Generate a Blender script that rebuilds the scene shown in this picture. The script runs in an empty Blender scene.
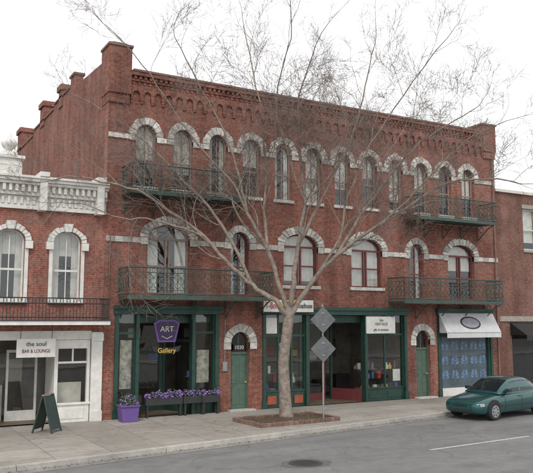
import bpy, math, random
from mathutils import Vector, Matrix
R=random.Random(7)
sc=bpy.context.scene
# ---------------------------------------------------------------- materials
def nmat(name):
    m=bpy.data.materials.new(name); m.use_nodes=True
    nt=m.node_tree; b=nt.nodes['Principled BSDF']; return m,nt,b
def mat(name,col,rough=.7,var=.15,scale=6,metal=0,bump=0,bscale=40,island=0,spec=None):
    m,nt,b=nmat(name); N=nt.nodes; L=nt.links
    b.inputs['Roughness'].default_value=rough; b.inputs['Metallic'].default_value=metal
    if spec is not None: b.inputs['Specular IOR Level'].default_value=spec
    tc=N.new('ShaderNodeTexCoord')
    n=N.new('ShaderNodeTexNoise'); n.inputs['Scale'].default_value=scale; n.inputs['Detail'].default_value=6
    n.inputs['Roughness'].default_value=.65
    L.new(tc.outputs['Object'],n.inputs['Vector'])
    mr=N.new('ShaderNodeMapRange'); mr.inputs[1].default_value=.3; mr.inputs[2].default_value=.7
    mr.inputs[3].default_value=1-var; mr.inputs[4].default_value=1+var
    L.new(n.outputs['Fac'],mr.inputs[0])
    mx=N.new('ShaderNodeVectorMath'); mx.operation='SCALE'; mx.inputs[0].default_value=col[:3]
    L.new(mr.outputs[0],mx.inputs['Scale'])
    out=mx.outputs[0]
    if island:
        g=N.new('ShaderNodeNewGeometry'); m2=N.new('ShaderNodeMapRange')
        m2.inputs[3].default_value=1-island; m2.inputs[4].default_value=1+island
        L.new(g.outputs['Random Per Island'],m2.inputs[0])
        s2=N.new('ShaderNodeVectorMath'); s2.operation='SCALE'; L.new(out,s2.inputs[0]); L.new(m2.outputs[0],s2.inputs['Scale']); out=s2.outputs[0]
    L.new(out,b.inputs['Base Color'])
    if bump:
        n2=N.new('ShaderNodeTexNoise'); n2.inputs['Scale'].default_value=bscale; n2.inputs['Detail'].default_value=5
        L.new(tc.outputs['Object'],n2.inputs['Vector'])
        bp=N.new('ShaderNodeBump'); bp.inputs['Strength'].default_value=bump; bp.inputs['Distance'].default_value=.03
        L.new(n2.outputs['Fac'],bp.inputs['Height']); L.new(bp.outputs[0],b.inputs['Normal'])
    return m
def brickmat(name,c1,c2,mortar,dirt=.45,bw=.21,bh=.075):
    m,nt,b=nmat(name); N=nt.nodes; L=nt.links
    b.inputs['Roughness'].default_value=.9; b.inputs['Specular IOR Level'].default_value=.2
    tc=N.new('ShaderNodeTexCoord'); sp=N.new('ShaderNodeSeparateXYZ'); L.new(tc.outputs['Object'],sp.inputs[0])
    ad=N.new('ShaderNodeMath'); L.new(sp.outputs[0],ad.inputs[0]); L.new(sp.outputs[1],ad.inputs[1])
    cb=N.new('ShaderNodeCombineXYZ'); L.new(ad.outputs[0],cb.inputs[0]); L.new(sp.outputs[2],cb.inputs[1])
    br=N.new('ShaderNodeTexBrick'); L.new(cb.outputs[0],br.inputs['Vector'])
    br.inputs['Color1'].default_value=(*c1,1); br.inputs['Color2'].default_value=(*c2,1); br.inputs['Mortar'].default_value=(*mortar,1)
    br.inputs['Scale'].default_value=1; br.inputs['Brick Width'].default_value=bw; br.inputs['Row Height'].default_value=bh
    br.inputs['Mortar Size'].default_value=.006; br.inputs['Mortar Smooth'].default_value=.3; br.inputs['Bias'].default_value=-.1
    def noise(scale,det,vec=None,lo=.35,hi=.68,a=.6,c=1.25):
        n=N.new('ShaderNodeTexNoise'); n.inputs['Scale'].default_value=scale; n.inputs['Detail'].default_value=det
        L.new(vec or tc.outputs['Object'],n.inputs['Vector'])
        r=N.new('ShaderNodeMapRange'); r.inputs[1].default_value=lo; r.inputs[2].default_value=hi; r.inputs[3].default_value=a; r.inputs[4].default_value=c
        L.new(n.outputs['Fac'],r.inputs[0]); return r.outputs[0]
    mp=N.new('ShaderNodeMapping'); mp.inputs['Scale'].default_value=(1.6,1.6,.18); L.new(tc.outputs['Object'],mp.inputs[0])
    streak=noise(1.2,6,mp.outputs[0],.35,.7,1.1,1-dirt)
    blot=noise(.55,7,None,.3,.7,.78,1.2)
    fine=noise(9,3,None,.3,.7,.72,1.3)
    m1=N.new('ShaderNodeMath'); m1.operation='MULTIPLY'; L.new(streak,m1.inputs[0]); L.new(blot,m1.inputs[1])
    m2=N.new('ShaderNodeMath'); m2.operation='MULTIPLY'; L.new(m1.outputs[0],m2.inputs[0]); L.new(fine,m2.inputs[1])
    s=N.new('ShaderNodeVectorMath'); s.operation='SCALE'; L.new(br.outputs['Color'],s.inputs[0]); L.new(m2.outputs[0],s.inputs['Scale'])
    ef=noise(.9,8,None,.5,.8,0,.6)
    mx=N.new('ShaderNodeMix'); mx.data_type='RGBA'; L.new(ef,mx.inputs[0]); L.new(s.outputs[0],mx.inputs[6]); mx.inputs[7].default_value=(.3,.2,.17,1)
    L.new(mx.outputs[2],b.inputs['Base Color'])
    bp=N.new('ShaderNodeBump'); bp.inputs['Strength'].default_value=.5; bp.inputs['Distance'].default_value=.01; bp.invert=True
    L.new(br.outputs['Fac'],bp.inputs['Height']); L.new(bp.outputs[0],b.inputs['Normal'])
    return m
def glassmat(name,tint=.8,rough=.02,f0=.05):
    m=bpy.data.materials.new(name); m.use_nodes=True; nt=m.node_tree; N=nt.nodes; L=nt.links
    N.remove(N['Principled BSDF']); o=N['Material Output']
    t=N.new('ShaderNodeBsdfTransparent'); t.inputs[0].default_value=(tint,tint*1.02,tint,1)
    g=N.new('ShaderNodeBsdfGlossy'); g.inputs['Roughness'].default_value=rough; g.inputs[0].default_value=(.9,.93,.95,1)
    tc=N.new('ShaderNodeTexCoord'); n=N.new('ShaderNodeTexNoise'); n.inputs['Scale'].default_value=.8; L.new(tc.outputs['Object'],n.inputs[0])
    bp=N.new('ShaderNodeBump'); bp.inputs['Strength'].default_value=.06; bp.inputs['Distance'].default_value=.05; L.new(n.outputs[0],bp.inputs['Height']); L.new(bp.outputs[0],g.inputs['Normal'])
    ge=N.new('ShaderNodeNewGeometry'); d=N.new('ShaderNodeVectorMath'); d.operation='DOT_PRODUCT'; L.new(ge.outputs['Normal'],d.inputs[0]); L.new(ge.outputs['Incoming'],d.inputs[1])
    def mth(op,a,c=None):
        q=N.new('ShaderNodeMath'); q.operation=op; L.new(a,q.inputs[0])
        if c is not None: q.inputs[1].default_value=c
        return q.outputs[0]
    a=mth('ABSOLUTE',d.outputs['Value']); a=mth('MULTIPLY',a,-1); a=mth('ADD',a,1.0); a=mth('POWER',a,5.0); a=mth('MULTIPLY',a,1-f0); a=mth('ADD',a,f0)
    mx=N.new('ShaderNodeMixShader'); L.new(a,mx.inputs[0]); L.new(t.outputs[0],mx.inputs[1]); L.new(g.outputs[0],mx.inputs[2]); L.new(mx.outputs[0],o.inputs[0])
    return m
BRICK=brickmat('brick_red_brown',(.31,.118,.085),(.2,.08,.06),(.28,.21,.18),.38)
BRICK2=brickmat('brick_left',(.32,.122,.092),(.25,.095,.073),(.31,.25,.21),.28)
BRICK3=brickmat('brick_right',(.22,.1,.078),(.17,.08,.062),(.25,.2,.17),.35)
STONE=mat('rusticated_stone',(.54,.52,.48),.9,.34,7,bump=.8,bscale=14,island=.3)
COPE=mat('coping_stone',(.2,.13,.11),.9,.3,3,bump=.3)
IRON=mat('iron_green_patina',(.05,.08,.068),.55,.3,8)
IRONB=mat('iron_black',(.03,.033,.034),.5,.3,8)
GREEN=mat('green_paint',(.02,.06,.045),.45,.3,5)
GREENL=mat('green_door_paint',(.085,.14,.105),.5,.2,5)
WHITE=mat('white_paint',(.72,.71,.67),.55,.14,4,bump=.15)
CREAM=mat('cream_paint',(.62,.59,.52),.6,.15,4)
MAROON=mat('maroon_paint',(.17,.04,.04),.5,.2,6)
WOODF=mat('window_frame_taupe',(.3,.22,.19),.6,.2,6)
CURT=mat('curtain_cloth',(.66,.64,.59),.9,.2,3)
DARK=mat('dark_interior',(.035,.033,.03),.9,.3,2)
MID=mat('interior_wall',(.2,.17,.14),.9,.35,2)
UPF=mat('upper_interior',(.12,.11,.1),.9,.3,2)
FLOORI=mat('interior_floor',(.16,.12,.08),.6,.3,2)
GLASS=glassmat('window_glass',.88,.02,.11)
SHOPG=glassmat('shop_glass',.9,.01,.1)
PURPLE=mat('purple_paint',(.13,.07,.26),.5,.1)
FLOW=mat('purple_flowers',(.34,.19,.56),.8,.3,30,island=.5)
LEAF=mat('plant_leaves',(.06,.12,.035),.7,.3,30,island=.5)
RED=mat('red_paint',(.5,.05,.04),.5,.15)
YEL=mat('yellow_paint',(.75,.5,.06),.5,.1)
BLACK=mat('black_paint',(.02,.02,.022),.5,.1)
BLUE=mat('blue_print',(.1,.2,.5),.6,.3,8,island=.4)
GALV=mat('galvanised_metal',(.3,.31,.31),.5,.15,6,metal=.3)
SIGNB=mat('sign_back_grey',(.13,.135,.14),.5,.25,6)
SOIL=mat('planter_soil',(.09,.06,.04),1,.4,8,bump=.8)
CANVAS=mat('awning_canvas',(.6,.6,.61),.85,.12,3)
# ---------------------------------------------------------------- builders
def group(name,loc=(0,0,0),rz=0):
    e=bpy.data.objects.new(name,None); e.empty_display_size=.3; sc.collection.objects.link(e); e.location=loc; e.rotation_euler=(0,0,rz); return e
def link(o,parent):
    sc.collection.objects.link(o)
    if parent: o.parent=parent
    return o
class MB:
    def __init__(s): s.v=[]; s.f=[]
    def box(s,x0,x1,y0,y1,z0,z1):
        i=len(s.v); s.v+=[(x0,y0,z0),(x1,y0,z0),(x1,y1,z0),(x0,y1,z0),(x0,y0,z1),(x1,y0,z1),(x1,y1,z1),(x0,y1,z1)]
        s.f+=[tuple(i+k for k in q) for q in ((0,3,2,1),(4,5,6,7),(0,1,5,4),(1,2,6,5),(2,3,7,6),(3,0,4,7))]
    def prism(s,p,y0,y1):
        n=len(p); i=len(s.v)
        s.v+=[(a,y0,b) for a,b in p]+[(a,y1,b) for a,b in p]
        s.f.append(tuple(range(i,i+n))); s.f.append(tuple(range(i+2*n-1,i+n-1,-1)))
        for k in range(n): k2=(k+1)%n; s.f.append((i+k,i+n+k,i+n+k2,i+k2))
    def slab(s,p,z0,z1):
        n=len(p); i=len(s.v)
        s.v+=[(a,b,z0) for a,b in p]+[(a,b,z1) for a,b in p]
        s.f.append(tuple(range(i+n-1,i-1,-1))); s.f.append(tuple(range(i+n,i+2*n)))
        for k in range(n): k2=(k+1)%n; s.f.append((i+k,i+k2,i+n+k2,i+n+k))
    def yz(s,p,x0,x1):
        n=len(p); i=len(s.v)
        s.v+=[(x0,a,b) for a,b in p]+[(x1,a,b) for a,b in p]
        s.f.append(tuple(range(i+n-1,i-1,-1))); s.f.append(tuple(range(i+n,i+2*n)))
        for k in range(n): k2=(k+1)%n; s.f.append((i+k,i+k2,i+n+k2,i+n+k))
    def quad(s,*p):
        i=len(s.v); s.v+=[tuple(q) for q in p]; s.f.append(tuple(range(i,i+len(p))))
    def tube(s,pts,rad,n=4,cap=True,closed=False):
        pts=[Vector(p) for p in pts]; m=len(pts)
        if not hasattr(rad,'__len__'): rad=[rad]*m
        base=len(s.v); prev=None
        for k in range(m):
            if closed: t=pts[(k+1)%m]-pts[k-1]
            else: t=pts[min(k+1,m-1)]-pts[max(k-1,0)]
            t.normalize()
            if prev is None:
                a=Vector((0,0,1)) if abs(t.z)<.9 else Vector((1,0,0)); u=t.cross(a).normalized()
            else:
                u=(prev-t*prev.dot(t)); u=u.normalized() if u.length>1e-6 else t.orthogonal().normalized()
            prev=u; w=t.cross(u)
            for j in range(n):
                an=2*math.pi*j/n; s.v.append(tuple(pts[k]+(u*math.cos(an)+w*math.sin(an))*rad[k]))
        for k in range(m if closed else m-1):
            k2=(k+1)%m
            for j in range(n):
                j2=(j+1)%n; s.f.append((base+k*n+j,base+k*n+j2,base+k2*n+j2,base+k2*n+j))
        if cap and not closed:
            s.f.append(tuple(base+j for j in range(n-1,-1,-1))); s.f.append(tuple(base+(m-1)*n+j for j in range(n)))
    def disc(s,c,r,ax,th,n=20):
        c=Vector(c); ax=Vector(ax).normalized(); s.tube([c,c+ax*th],[r,r],n)
    def obj(s,name,m,parent=None,smooth=False,bevel=0):
        me=bpy.data.meshes.new(name); me.from_pydata(s.v,[],s.f); me.update(); me.materials.append(m)
        if smooth:
            for p in me.polygons: p.use_smooth=True
        o=bpy.data.objects.new(name,me); link(o,parent)
        if bevel:
            b=o.modifiers.new('bevel','BEVEL'); b.width=bevel; b.segments=2; b.limit_method='ANGLE'
        return o
def panel(name,outer,holes,y0,y1,m,parent):
    cu=bpy.data.curves.new(name+'_c','CURVE'); cu.dimensions='2D'; cu.fill_mode='BOTH'; cu.extrude=abs(y1-y0)/2
    for p in [outer]+holes:
        sp=cu.splines.new('POLY'); sp.points.add(len(p)-1)
        for k,(a,b) in enumerate(p): sp.points[k].co=(a,b,0,1)
        sp.use_cyclic_u=True
    ob=bpy.data.objects.new('tmp',cu); sc.collection.objects.link(ob)
    dg=bpy.context.evaluated_depsgraph_get(); me=bpy.data.meshes.new_from_object(ob.evaluated_get(dg))
    bpy.data.objects.remove(ob); yc=(y0+y1)/2
    for v in me.vertices: v.co=Vector((v.co.x,yc-v.co.z,v.co.y))
    me.name=name; me.materials.clear(); me.materials.append(m)
    return link(bpy.data.objects.new(name,me),parent)
def arch(xc,w,z0,zs,rise,n=14):
    h=w/2; p=[(xc-h,z0),(xc+h,z0),(xc+h,zs)]
    for k in range(1,n): a=math.pi*k/n; p.append((xc+h*math.cos(a),zs+rise*math.sin(a)))
    p.append((xc-h,zs)); return p
def rect(x0,x1,z0,z1): return [(x0,z0),(x1,z0),(x1,z1),(x0,z1)]
def text(s,x,y,z,size,m,parent,name='lettering',rz=0,ext=.004,sx=1):
    c=bpy.data.curves.new(name,'FONT'); c.body=s; c.size=size; c.align_x='CENTER'; c.align_y='CENTER'; c.extrude=ext
    c.materials.append(m); o=bpy.data.objects.new(name,c); link(o,parent); o.location=(x,y,z); o.rotation_euler=(math.pi/2,0,rz); o.scale=(sx,1,1); return o
def voussoir(mb,xc,w,zs,rise,t,n,y0=-.05,legs=0):
    h=w/2
    for k in range(n):
        a0=math.pi*k/n+.012; a1=math.pi*(k+1)/n-.012; d=R.uniform(-.02,.02); tt=t+R.uniform(-.03,.03)
        p=[(xc+h*math.cos(a0),zs+rise*math.sin(a0)),(xc+(h+tt)*math.cos(a0),zs+(rise+tt)*math.sin(a0)),
           (xc+(h+tt)*math.cos(a1),zs+(rise+tt)*math.sin(a1)),(xc+h*math.cos(a1),zs+rise*math.sin(a1))]
        mb.prism(p,y0+d,.12)
def band(mb,x0,x1,z0,z1,y0=-.045,bl=.36):
    n=max(1,round((x1-x0)/bl)); s=(x1-x0)/n
    for k in range(n): mb.box(x0+k*s+.006,x0+(k+1)*s-.006,y0+R.uniform(-.015,.015),.1,z0,z1)
# ================================================================ MAIN BUILDING
B=group('brick_commercial_building'); LN=19.4; TOP=12.5
W3=[1.45+1.468*i for i in range(12)]
W2w=[2.4,8.15,11.5,17.0]; W2n=[5.35,14.3]
holes=[]
for x in W3: holes.append(arch(x,.8,8.25,10.15,.42))
for x in W2w:
    z0=4.35 if x in(2.4,17.0) else 4.8
    holes.append(arch(x,1.65,z0,6.4,.5,20))
for x in W2n: holes.append(arch(x,.8,4.35,6.4,.42))
for x in (5.38,14.54): holes.append(arch(x,.82,0,2.55,.41))
for a,b in ((.42,4.45),(6.35,13.6),(15.4,18.83)): holes.append(rect(a,b,0,3.9))
panel('front_wall',rect(0,LN,-.12,TOP),holes,0,.35,BRICK,B)
mb=MB()
prof=[(.352,-.12),(18.4,-.12),(18.4,12.9),(13,12.9),(13,13.15),(8.5,13.15),(8.5,13.35),(5.6,13.35),(5.6,13.75),(4.9,13.75),(4.9,13.2),(.352,12.95)]
mb.yz(prof,0,.35); mb.yz([(.352,-.12),(18.4,-.12),(18.4,12.3),(.352,12.3)],LN-.35,LN)
mb.box(.352,LN-.352,18.05,18.4,-.12,12.3)
mb.obj('side_and_back_walls',BRICK,B)
mb=MB(); mb.box(.352,LN-.352,.352,18.04,11.9,12.0); mb.obj('roof',DARK,B)
mb=MB()
for z in (4.1,7.85): mb.box(.352,LN-.352,.354,18.04,z,z+.15)
mb.box(.355,LN-.355,2.9,3.0,4.26,7.84); mb.box(.355,LN-.355,2.9,3.0,8.01,11.89); mb.obj('interior_floors',UPF,B)
mb=MB(); mb.box(.355,LN-.355,4.2,4.3,-.1,4.09); mb.obj('shop_back_wall',MID,B)
mb=MB()
mb.box(-.05,.8,-.12,.86,11.6,13.35); mb.box(-.02,.76,-.07,.82,11.25,11.598)
mb.box(18.6,LN+.05,-.12,.86,11.6,12.9); mb.box(18.64,LN+.02,-.07,.82,11.25,11.598)
mb.box(.802,18.598,-.14,-.002,12.36,12.498)
x=.9
while x<18.5: mb.box(x,x+.1,-.1,-.002,12.24,12.358); x+=.2
mb.box(.802,18.598,-.06,-.002,12.16,12.238)
mb.obj('parapet_corbels',BRICK,B)
# corbel table: row of small blind arches, with a lattice frieze above
nA=42; sA=(18.598-.802)/nA; pts=[(.802,12.0),(.802,11.42)]
for k in range(nA):
    xc=.802+(k+.5)*sA; h=sA*.32
    pts+=[(xc-h,11.42),(xc-h,11.66)]+[(xc-h*math.cos(a*math.pi/6),11.66+h*math.sin(a*math.pi/6)) for a in range(1,6)]+[(xc+h,11.66),(xc+h,11.42)]
pts+=[(18.598,11.42),(18.598,12.0)]
pts=pts[::-1]
panel('corbel_arches',pts,[],-.075,-.002,BRICK,B)
mb=MB()
for k in range(nA*2):
    xc=.802+(k+.5)*sA/2; mb.prism([(xc,12.015),(xc+.07,12.08),(xc,12.145),(xc-.07,12.08)],-.05,-.002)
for k in range(nA+1):
    xc=.802+k*sA; mb.box(max(.803,xc-.06),min(18.597,xc+.06),-.06,-.002,11.33,11.418)
mb.obj('lattice_frieze',BRICK,B)
mb=MB()
mb.box(-.09,.84,-.16,.9,13.352,13.44); mb.box(.862,18.548,-.17,.4,12.5,12.58); mb.box(18.55,LN+.09,-.16,.9,12.902,12.99)
mb.box(.1,.65,0,.7,13.442,13.53)
for a,b,z in ((5.7,8.45,13.352),(8.55,12.9,13.152),(13.1,18.4,12.902)): mb.box(-.05,.4,a,b,z,z+.08)
mb.box(-.06,.42,4.85,5.65,13.752,13.85); mb.obj('coping',COPE,B)
mb=MB()
for y,z,w in ((10.9,14.1,.85),(16.6,14.1,1.0),(7.2,13.9,.6)): 
    mb.box(-.05,.7,y-w/2,y+w/2,12.9,z-.25); mb.box(-.13,.78,y-w/2-.08,y+w/2+.08,z-.248,z)
mb.obj('chimneys',BRICK,B)
mb=MB()
def hoodband(cs,zs,t,z0,z1,xa,xb):
    cs=sorted(cs); cur=xa
    for c,w in cs:
        l=c-w/2-t*.98; 
        if l-cur>.08: band(mb,cur,l,z0,z1)
        cur=c+w/2+t*.98
    if xb-cur>.08: band(mb,cur,xb,z0,z1)
for x in W3:
    voussoir(mb,x,.8,10.15,.42,.27,9)
    for s in(-1,1): mb.box(min(x+s*.4,x+s*.66),max(x+s*.4,x+s*.66),-.05,.1,9.93,10.145)
hoodband([(x,.8) for x in W3],0,.27,9.95,10.13,.01,LN-.01)
for x in W2w: voussoir(mb,x,1.65,6.4,.5,.3,15)
for x in W2n: voussoir(mb,x,.8,6.4,.42,.28,9)
c2=[(x,1.65) for x in W2w]+[(x,.82) for x in W2n]
for x,w in c2:
    for s in(-1,1):
        a,b=x+s*w/2,x+s*(w/2+.28); mb.box(min(a,b),max(a,b),-.05,.1,6.14,6.395)
hoodband(c2,0,.29,6.18,6.38,.01,LN-.01)
for x in (5.38,14.54):
    voussoir(mb,x,.82,2.55,.41,.3,9)
    for s in(-1,1):
        a,b=x+s*.41,x+s*.71; mb.box(min(a,b),max(a,b),-.05,.1,2.3,2.545)
for x in W3: mb.box(x-.48,x+.48,-.07,.2,8.12,8.246)
for x in (8.15,11.5): mb.box(x-.92,x+.92,-.07,.2,4.66,4.796)
mb.obj('stone_arches_and_bands',STONE,B,bevel=.012)
# windows
fr=MB(); gl=MB(); cu=MB(); mar=MB()
def window(name,xc,w,z0,zs,rise,m,tgt,wide=False,y=.16,cz=None,transom=None):
    t=.06
    inner=arch(xc,w-2*t,z0+t,zs,rise-t)
    panel(name,arch(xc,w-.004,z0+.002,zs,rise-.002),[inner],y,y+.07,m,B)
    gl.quad(*[(a,y+.03,b) for a,b in inner])
    if wide:
        for s in (-1,1): tgt.box(xc+s*.07-.035,xc+s*.07+.035,y-.01,y+.06,z0+t,zs-.02)
        tgt.box(xc-w/2+t,xc+w/2-t,y-.012,y+.058,zs-.06,zs+.02)
        for s in(-1,1): tgt.box(xc+s*(w/4+.02)-(w/4-.09),xc+s*(w/4+.02)+(w/4-.09),y+.002,y+.05,(z0+zs)/2-.03,(z0+zs)/2+.03)
    else:
        tgt.box(xc-w/2+t,xc+w/2-t,y-.005,y+.055,(z0+zs)/2+.05,(z0+zs)/2+.11)
        tgt.box(xc-.02,xc+.02,y+.002,y+.05,z0+t,zs+rise*.8)
    if cz: 
        n=14; xs=[xc-w/2+.05+(w-.1)*k/n for k in range(n+1)]
        for k in range(n):
            ya=y+.12+(.03 if k%2 else 0); yb=y+.12+(0 if k%2 else .03)
            if cz[2]=='full' or (cz[2]=='side' and (k<4 or k>=n-4)): cu.quad((xs[k],ya,cz[0]),(xs[k+1],yb,cz[0]),(xs[k+1],yb,cz[1]),(xs[k],ya,cz[1]))
for i,x in enumerate(W3):
    c=[(9.3,10.6,'full'),(8.9,10.6,'full'),(8.3,10.6,'side'),(9.5,10.6,'full'),(8.3,10.6,'side'),(8.3,10.6,'full'),(9.0,10.6,'full'),(9.6,10.6,'full'),(8.7,10.6,'full'),(9.4,10.6,'full'),None,(9.2,10.6,'full')][i]
    window('window_sash',x,.8,8.25,10.15,.42,WOODF,fr,cz=c)
for i,x in enumerate(W2w):
    z0=4.35 if x in(2.4,17.0) else 4.8
    window('wide_window_sash',x,1.65,z0,6.4,.5,MAROON if i else WOODF,mar if i else fr,True,cz=[(4.4,6.85,'side'),(5.0,6.9,'full'),(4.85,6.9,'full'),(5.7,6.9,'full')][i])
for x in W2n: window('narrow_window_sash',x,.8,4.35,6.4,.42,MAROON,mar,cz=(4.4,6.8,'side'))
fr.obj('window_muntins',WOODF,B); mar.obj('maroon_muntins',MAROON,B); gl.obj('window_panes',GLASS,B); cu.obj('curtains',CURT,B)
# arched doors
g=MB(); gg=MB()
for x in (5.38,14.54):
    g.box(x-.4,x+.4,.18,.24,.02,2.1); g.box(x-.4,x+.4,.14,.26,2.102,2.2)
    for s in(-1,1): g.box(x+s*.375-.035,x+s*.375+.035,.13,.178,.02,2.1)
    for z0,z1 in((.2,.85),(1.0,1.95)):
        for s in(-1,1): g.box(x+s*.17-.11,x+s*.17+.11,.165,.179,z0,z1)
    gg.quad(*[(a,.2,b) for a,b in arch(x,.8,2.2,2.55,.4)])
    g.box(x-.02,x+.02,.17,.25,2.2,2.92)
g.obj('arched_doors',GREENL,B,bevel=.008); gg.obj('fanlights',GLASS,B)
mb=MB()
for x in (5.38,14.54): mb.disc((x+.3,.16,1.05),.03,(0,-1,0),.05,8)
mb.obj('door_knobs',YEL,B)
mb=MB()
for x in (5.38,14.54): mb.box(x-.55,x+.55,-.3,.1,.0,.06)
mb.obj('door_steps',STONE,B,bevel=.01)
mb=MB(); mb.box(5.14,5.62,.1,.128,2.25,2.48); mb.obj('number_plate',BLACK,B)
text('1030',5.38,.09,2.365,.2,WHITE,B,'house_number')
# storefronts
g=MB(); sg=MB(); wh=MB(); it=MB(); rd=MB(); dk=MB()
def gq4(x0,x1,y,z0,z1): sg.quad((x0,y,z0),(x1,y,z0),(x1,y,z1),(x0,y,z1))
for a,b in ((.42,4.45),(6.35,13.6),(15.4,18.83)):
    g.box(a-.05,b+.05,-.12,.3,3.62,3.898); g.box(a-.1,b+.1,-.2,-.122,3.8,3.93)
    g.box(a+.002,b-.002,.302,.34,3.3,3.61)
    for x in (a,b-.14): g.box(x,x+.14,-.06,.3,0,3.618); g.box(x-.03,x+.17,-.09,.32,.0,.3)
def bay(x0,x1,zb=.55,y=.1,tr=2.9,n=1):
    g.box(x0,x1,y-.03,y+.12,.0,zb); g.box(x0,x1,y-.06,y+.1,zb+.002,zb+.07)
    g.box(x0,x1,y-.02,y+.06,tr,tr+.09); gq4(x0,x1,y+.01,zb+.07,3.61)
    for k in range(n+1):
        x=x0+(x1-x0)*k/n; g.box(x-.035,x+.035,y-.025,y+.07,zb+.07,3.61)
    w=(x1-x0)/n
    for k in range(n): g.box(x0+k*w+.1,x0+(k+1)*w-.1,y-.045,y-.031,.12,zb-.1)
bay(.56,1.2); bay(3.5,4.31)
g.box(1.2,1.33,-.04,.26,0,3.618); g.box(3.37,3.5,-.04,.26,0,3.618)
for x,xi in((1.33,1.75),(3.37,2.95)):
    sg.quad((x,.26,.55),(xi,1.7,.55),(xi,1.7,3.2),(x,.26,3.2))
    g.quad((x,.25,0),(xi,1.69,0),(xi,1.69,.55),(x,.25,.55)); g.quad((x,.25,2.6),(xi,1.69,2.6),(xi,1.69,2.7),(x,.25,2.7))
    g.box(xi-.05,xi+.05,1.66,1.76,0,3.3)
g.box(1.8,2.9,1.7,1.76,2.15,2.25); g.box(1.8,1.95,1.7,1.76,0,2.15); g.box(2.75,2.9,1.7,1.76,0,2.15); g.box(1.95,2.75,1.7,1.76,0,.25)
gq4(1.95,2.75,1.72,.25,2.15); gq4(1.8,2.9,1.72,2.25,3.2)
bay(6.5,8.35,.6,.1,2.75,3); g.box(8.35,8.5,-.05,.26,0,3.618)
bay(11.45,13.45,.5,.1,2.75,2); g.box(11.3,11.45,-.05,.26,0,3.618)
for x,xi in((8.5,9.1),(11.3,10.7)):
    sg.quad((x,.26,.5),(xi,1.6,.5),(xi,1.6,3.3),(x,.26,3.3)); rd.quad((x,.24,0),(xi,1.58,0),(xi,1.58,.5),(x,.24,.5)); g.box(xi-.05,xi+.05,1.58,1.68,0,3.3)
rd.box(9.45,9.57,1.6,1.68,0,2.2); rd.box(10.25,10.37,1.6,1.68,0,2.2); rd.box(9.45,10.37,1.6,1.68,2.2,2.3); rd.box(9.57,10.25,1.6,1.68,0,.3); gq4(9.15,10.65,1.64,.3,3.3)
# shop C
g.box(15.54,15.64,.0,.2,0,3.3); g.box(18.6,18.69,.0,.2,0,3.3); wh.box(15.64,18.6,.02,.2,0,.35); gq4(15.64,18.6,.1,.35,3.3); g.box(15.54,18.69,.03,.18,3.3,3.618)
g.obj('storefront_frames',GREEN,B,bevel=.006); sg.obj('storefront_glass',SHOPG,B); rd.obj('red_panels',MAROON,B); wh.obj('white_stall_riser',WHITE,B)
mb=MB()
for k in range(3): mb.box(6.6+k*.617,7.0+k*.617,.035,.054,.14,.46)
mb.obj('orange_stall_panels',mat('orange_panel',(.36,.09,.04),.6,.25),B)
mb=MB(); mb.box(6.56,7.05,.07,.085,2.88,3.5); mb.box(1.42,1.9,1.5,1.51,2.75,3.1); mb.box(7.2,7.6,.125,.13,1.9,2.5); mb.box(12.9,13.3,.125,.13,.8,1.3); mb.obj('window_posters',WHITE,B)
mb=MB(); mb.box(.68,1.1,.16,.17,1.0,2.7); mb.box(3.65,4.15,.2,.21,1.1,2.3); mb.obj('display_prints',mat('display_print',(.36,.35,.3),.7,.7,5),B)
mb=MB()
for a,b in ((.42,4.45),(6.35,13.6),(15.4,18.83)):
    mb.box(a-.05,a,.36,4.18,0,4.08); mb.box(b,b+.05,.36,4.18,0,4.08)
mb.obj('partition_walls',MID,B)
mb=MB(); mb.box(.36,LN-.36,.2,4.18,-.1,.01); mb.obj('shop_floor',FLOORI,B)
cols=[WHITE,CREAM,RED,YEL,PURPLE,BLUE,MID,LEAF,BLACK]
goods=[MB() for _ in cols]
for a,b,n in ((.6,1.25,10),(3.5,4.3,14),(6.5,8.3,34),(11.5,13.4,38)):
    for k in range(n):
        x=R.uniform(a,b-.15); y=R.uniform(.35,.95); z=R.choice((.5,.5,.9,1.3)); h=R.uniform(.1,.38); w=R.uniform(.06,.2)
        q=goods[R.choice((0,1,1,2,3,4,5,6,6,7,8,8))]
        if R.random()<.5: q.box(x,x+w,y,y+w*.7,z,z+h)
        else: q.tube([(x,y,z),(x,y,z+h*.5),(x,y,z+h*.7),(x,y,z+h)],[w/2,w/2*1.1,w/4,w/3],8)
    goods[6].box(a,b,.34,1.0,.46,.5); goods[6].box(a,b,.6,1.0,1.27,1.295)
for a,b in ((.6,4.3),(6.6,13.4)):
    x=a
    while x<b-.6:
        w=R.uniform(.4,.9); z=R.uniform(1.2,1.9); h=R.uniform(.4,.9); goods[8].box(x,x+w,4.15,4.19,z,z+h); goods[R.choice((0,1,2,3,5,7))].box(x+.05,x+w-.05,4.13,4.149,z+.05,z+h-.05)
        if R.random()<.6: goods[R.choice((1,6,8))].box(x,x+w,3.0,3.5,0,R.uniform(.7,1.1))
        x+=w+R.uniform(.15,.5)
for q,m in zip(goods,cols):
    if q.v: q.obj('shop_goods',m,B)
mb=MB(); mb.box(15.66,18.58,.135,.15,.36,3.28); mb.obj('display_backdrop',mat('backdrop',(.08,.12,.15),.6,.4,1.5),B)
mb=MB(); gq=MB()
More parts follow.
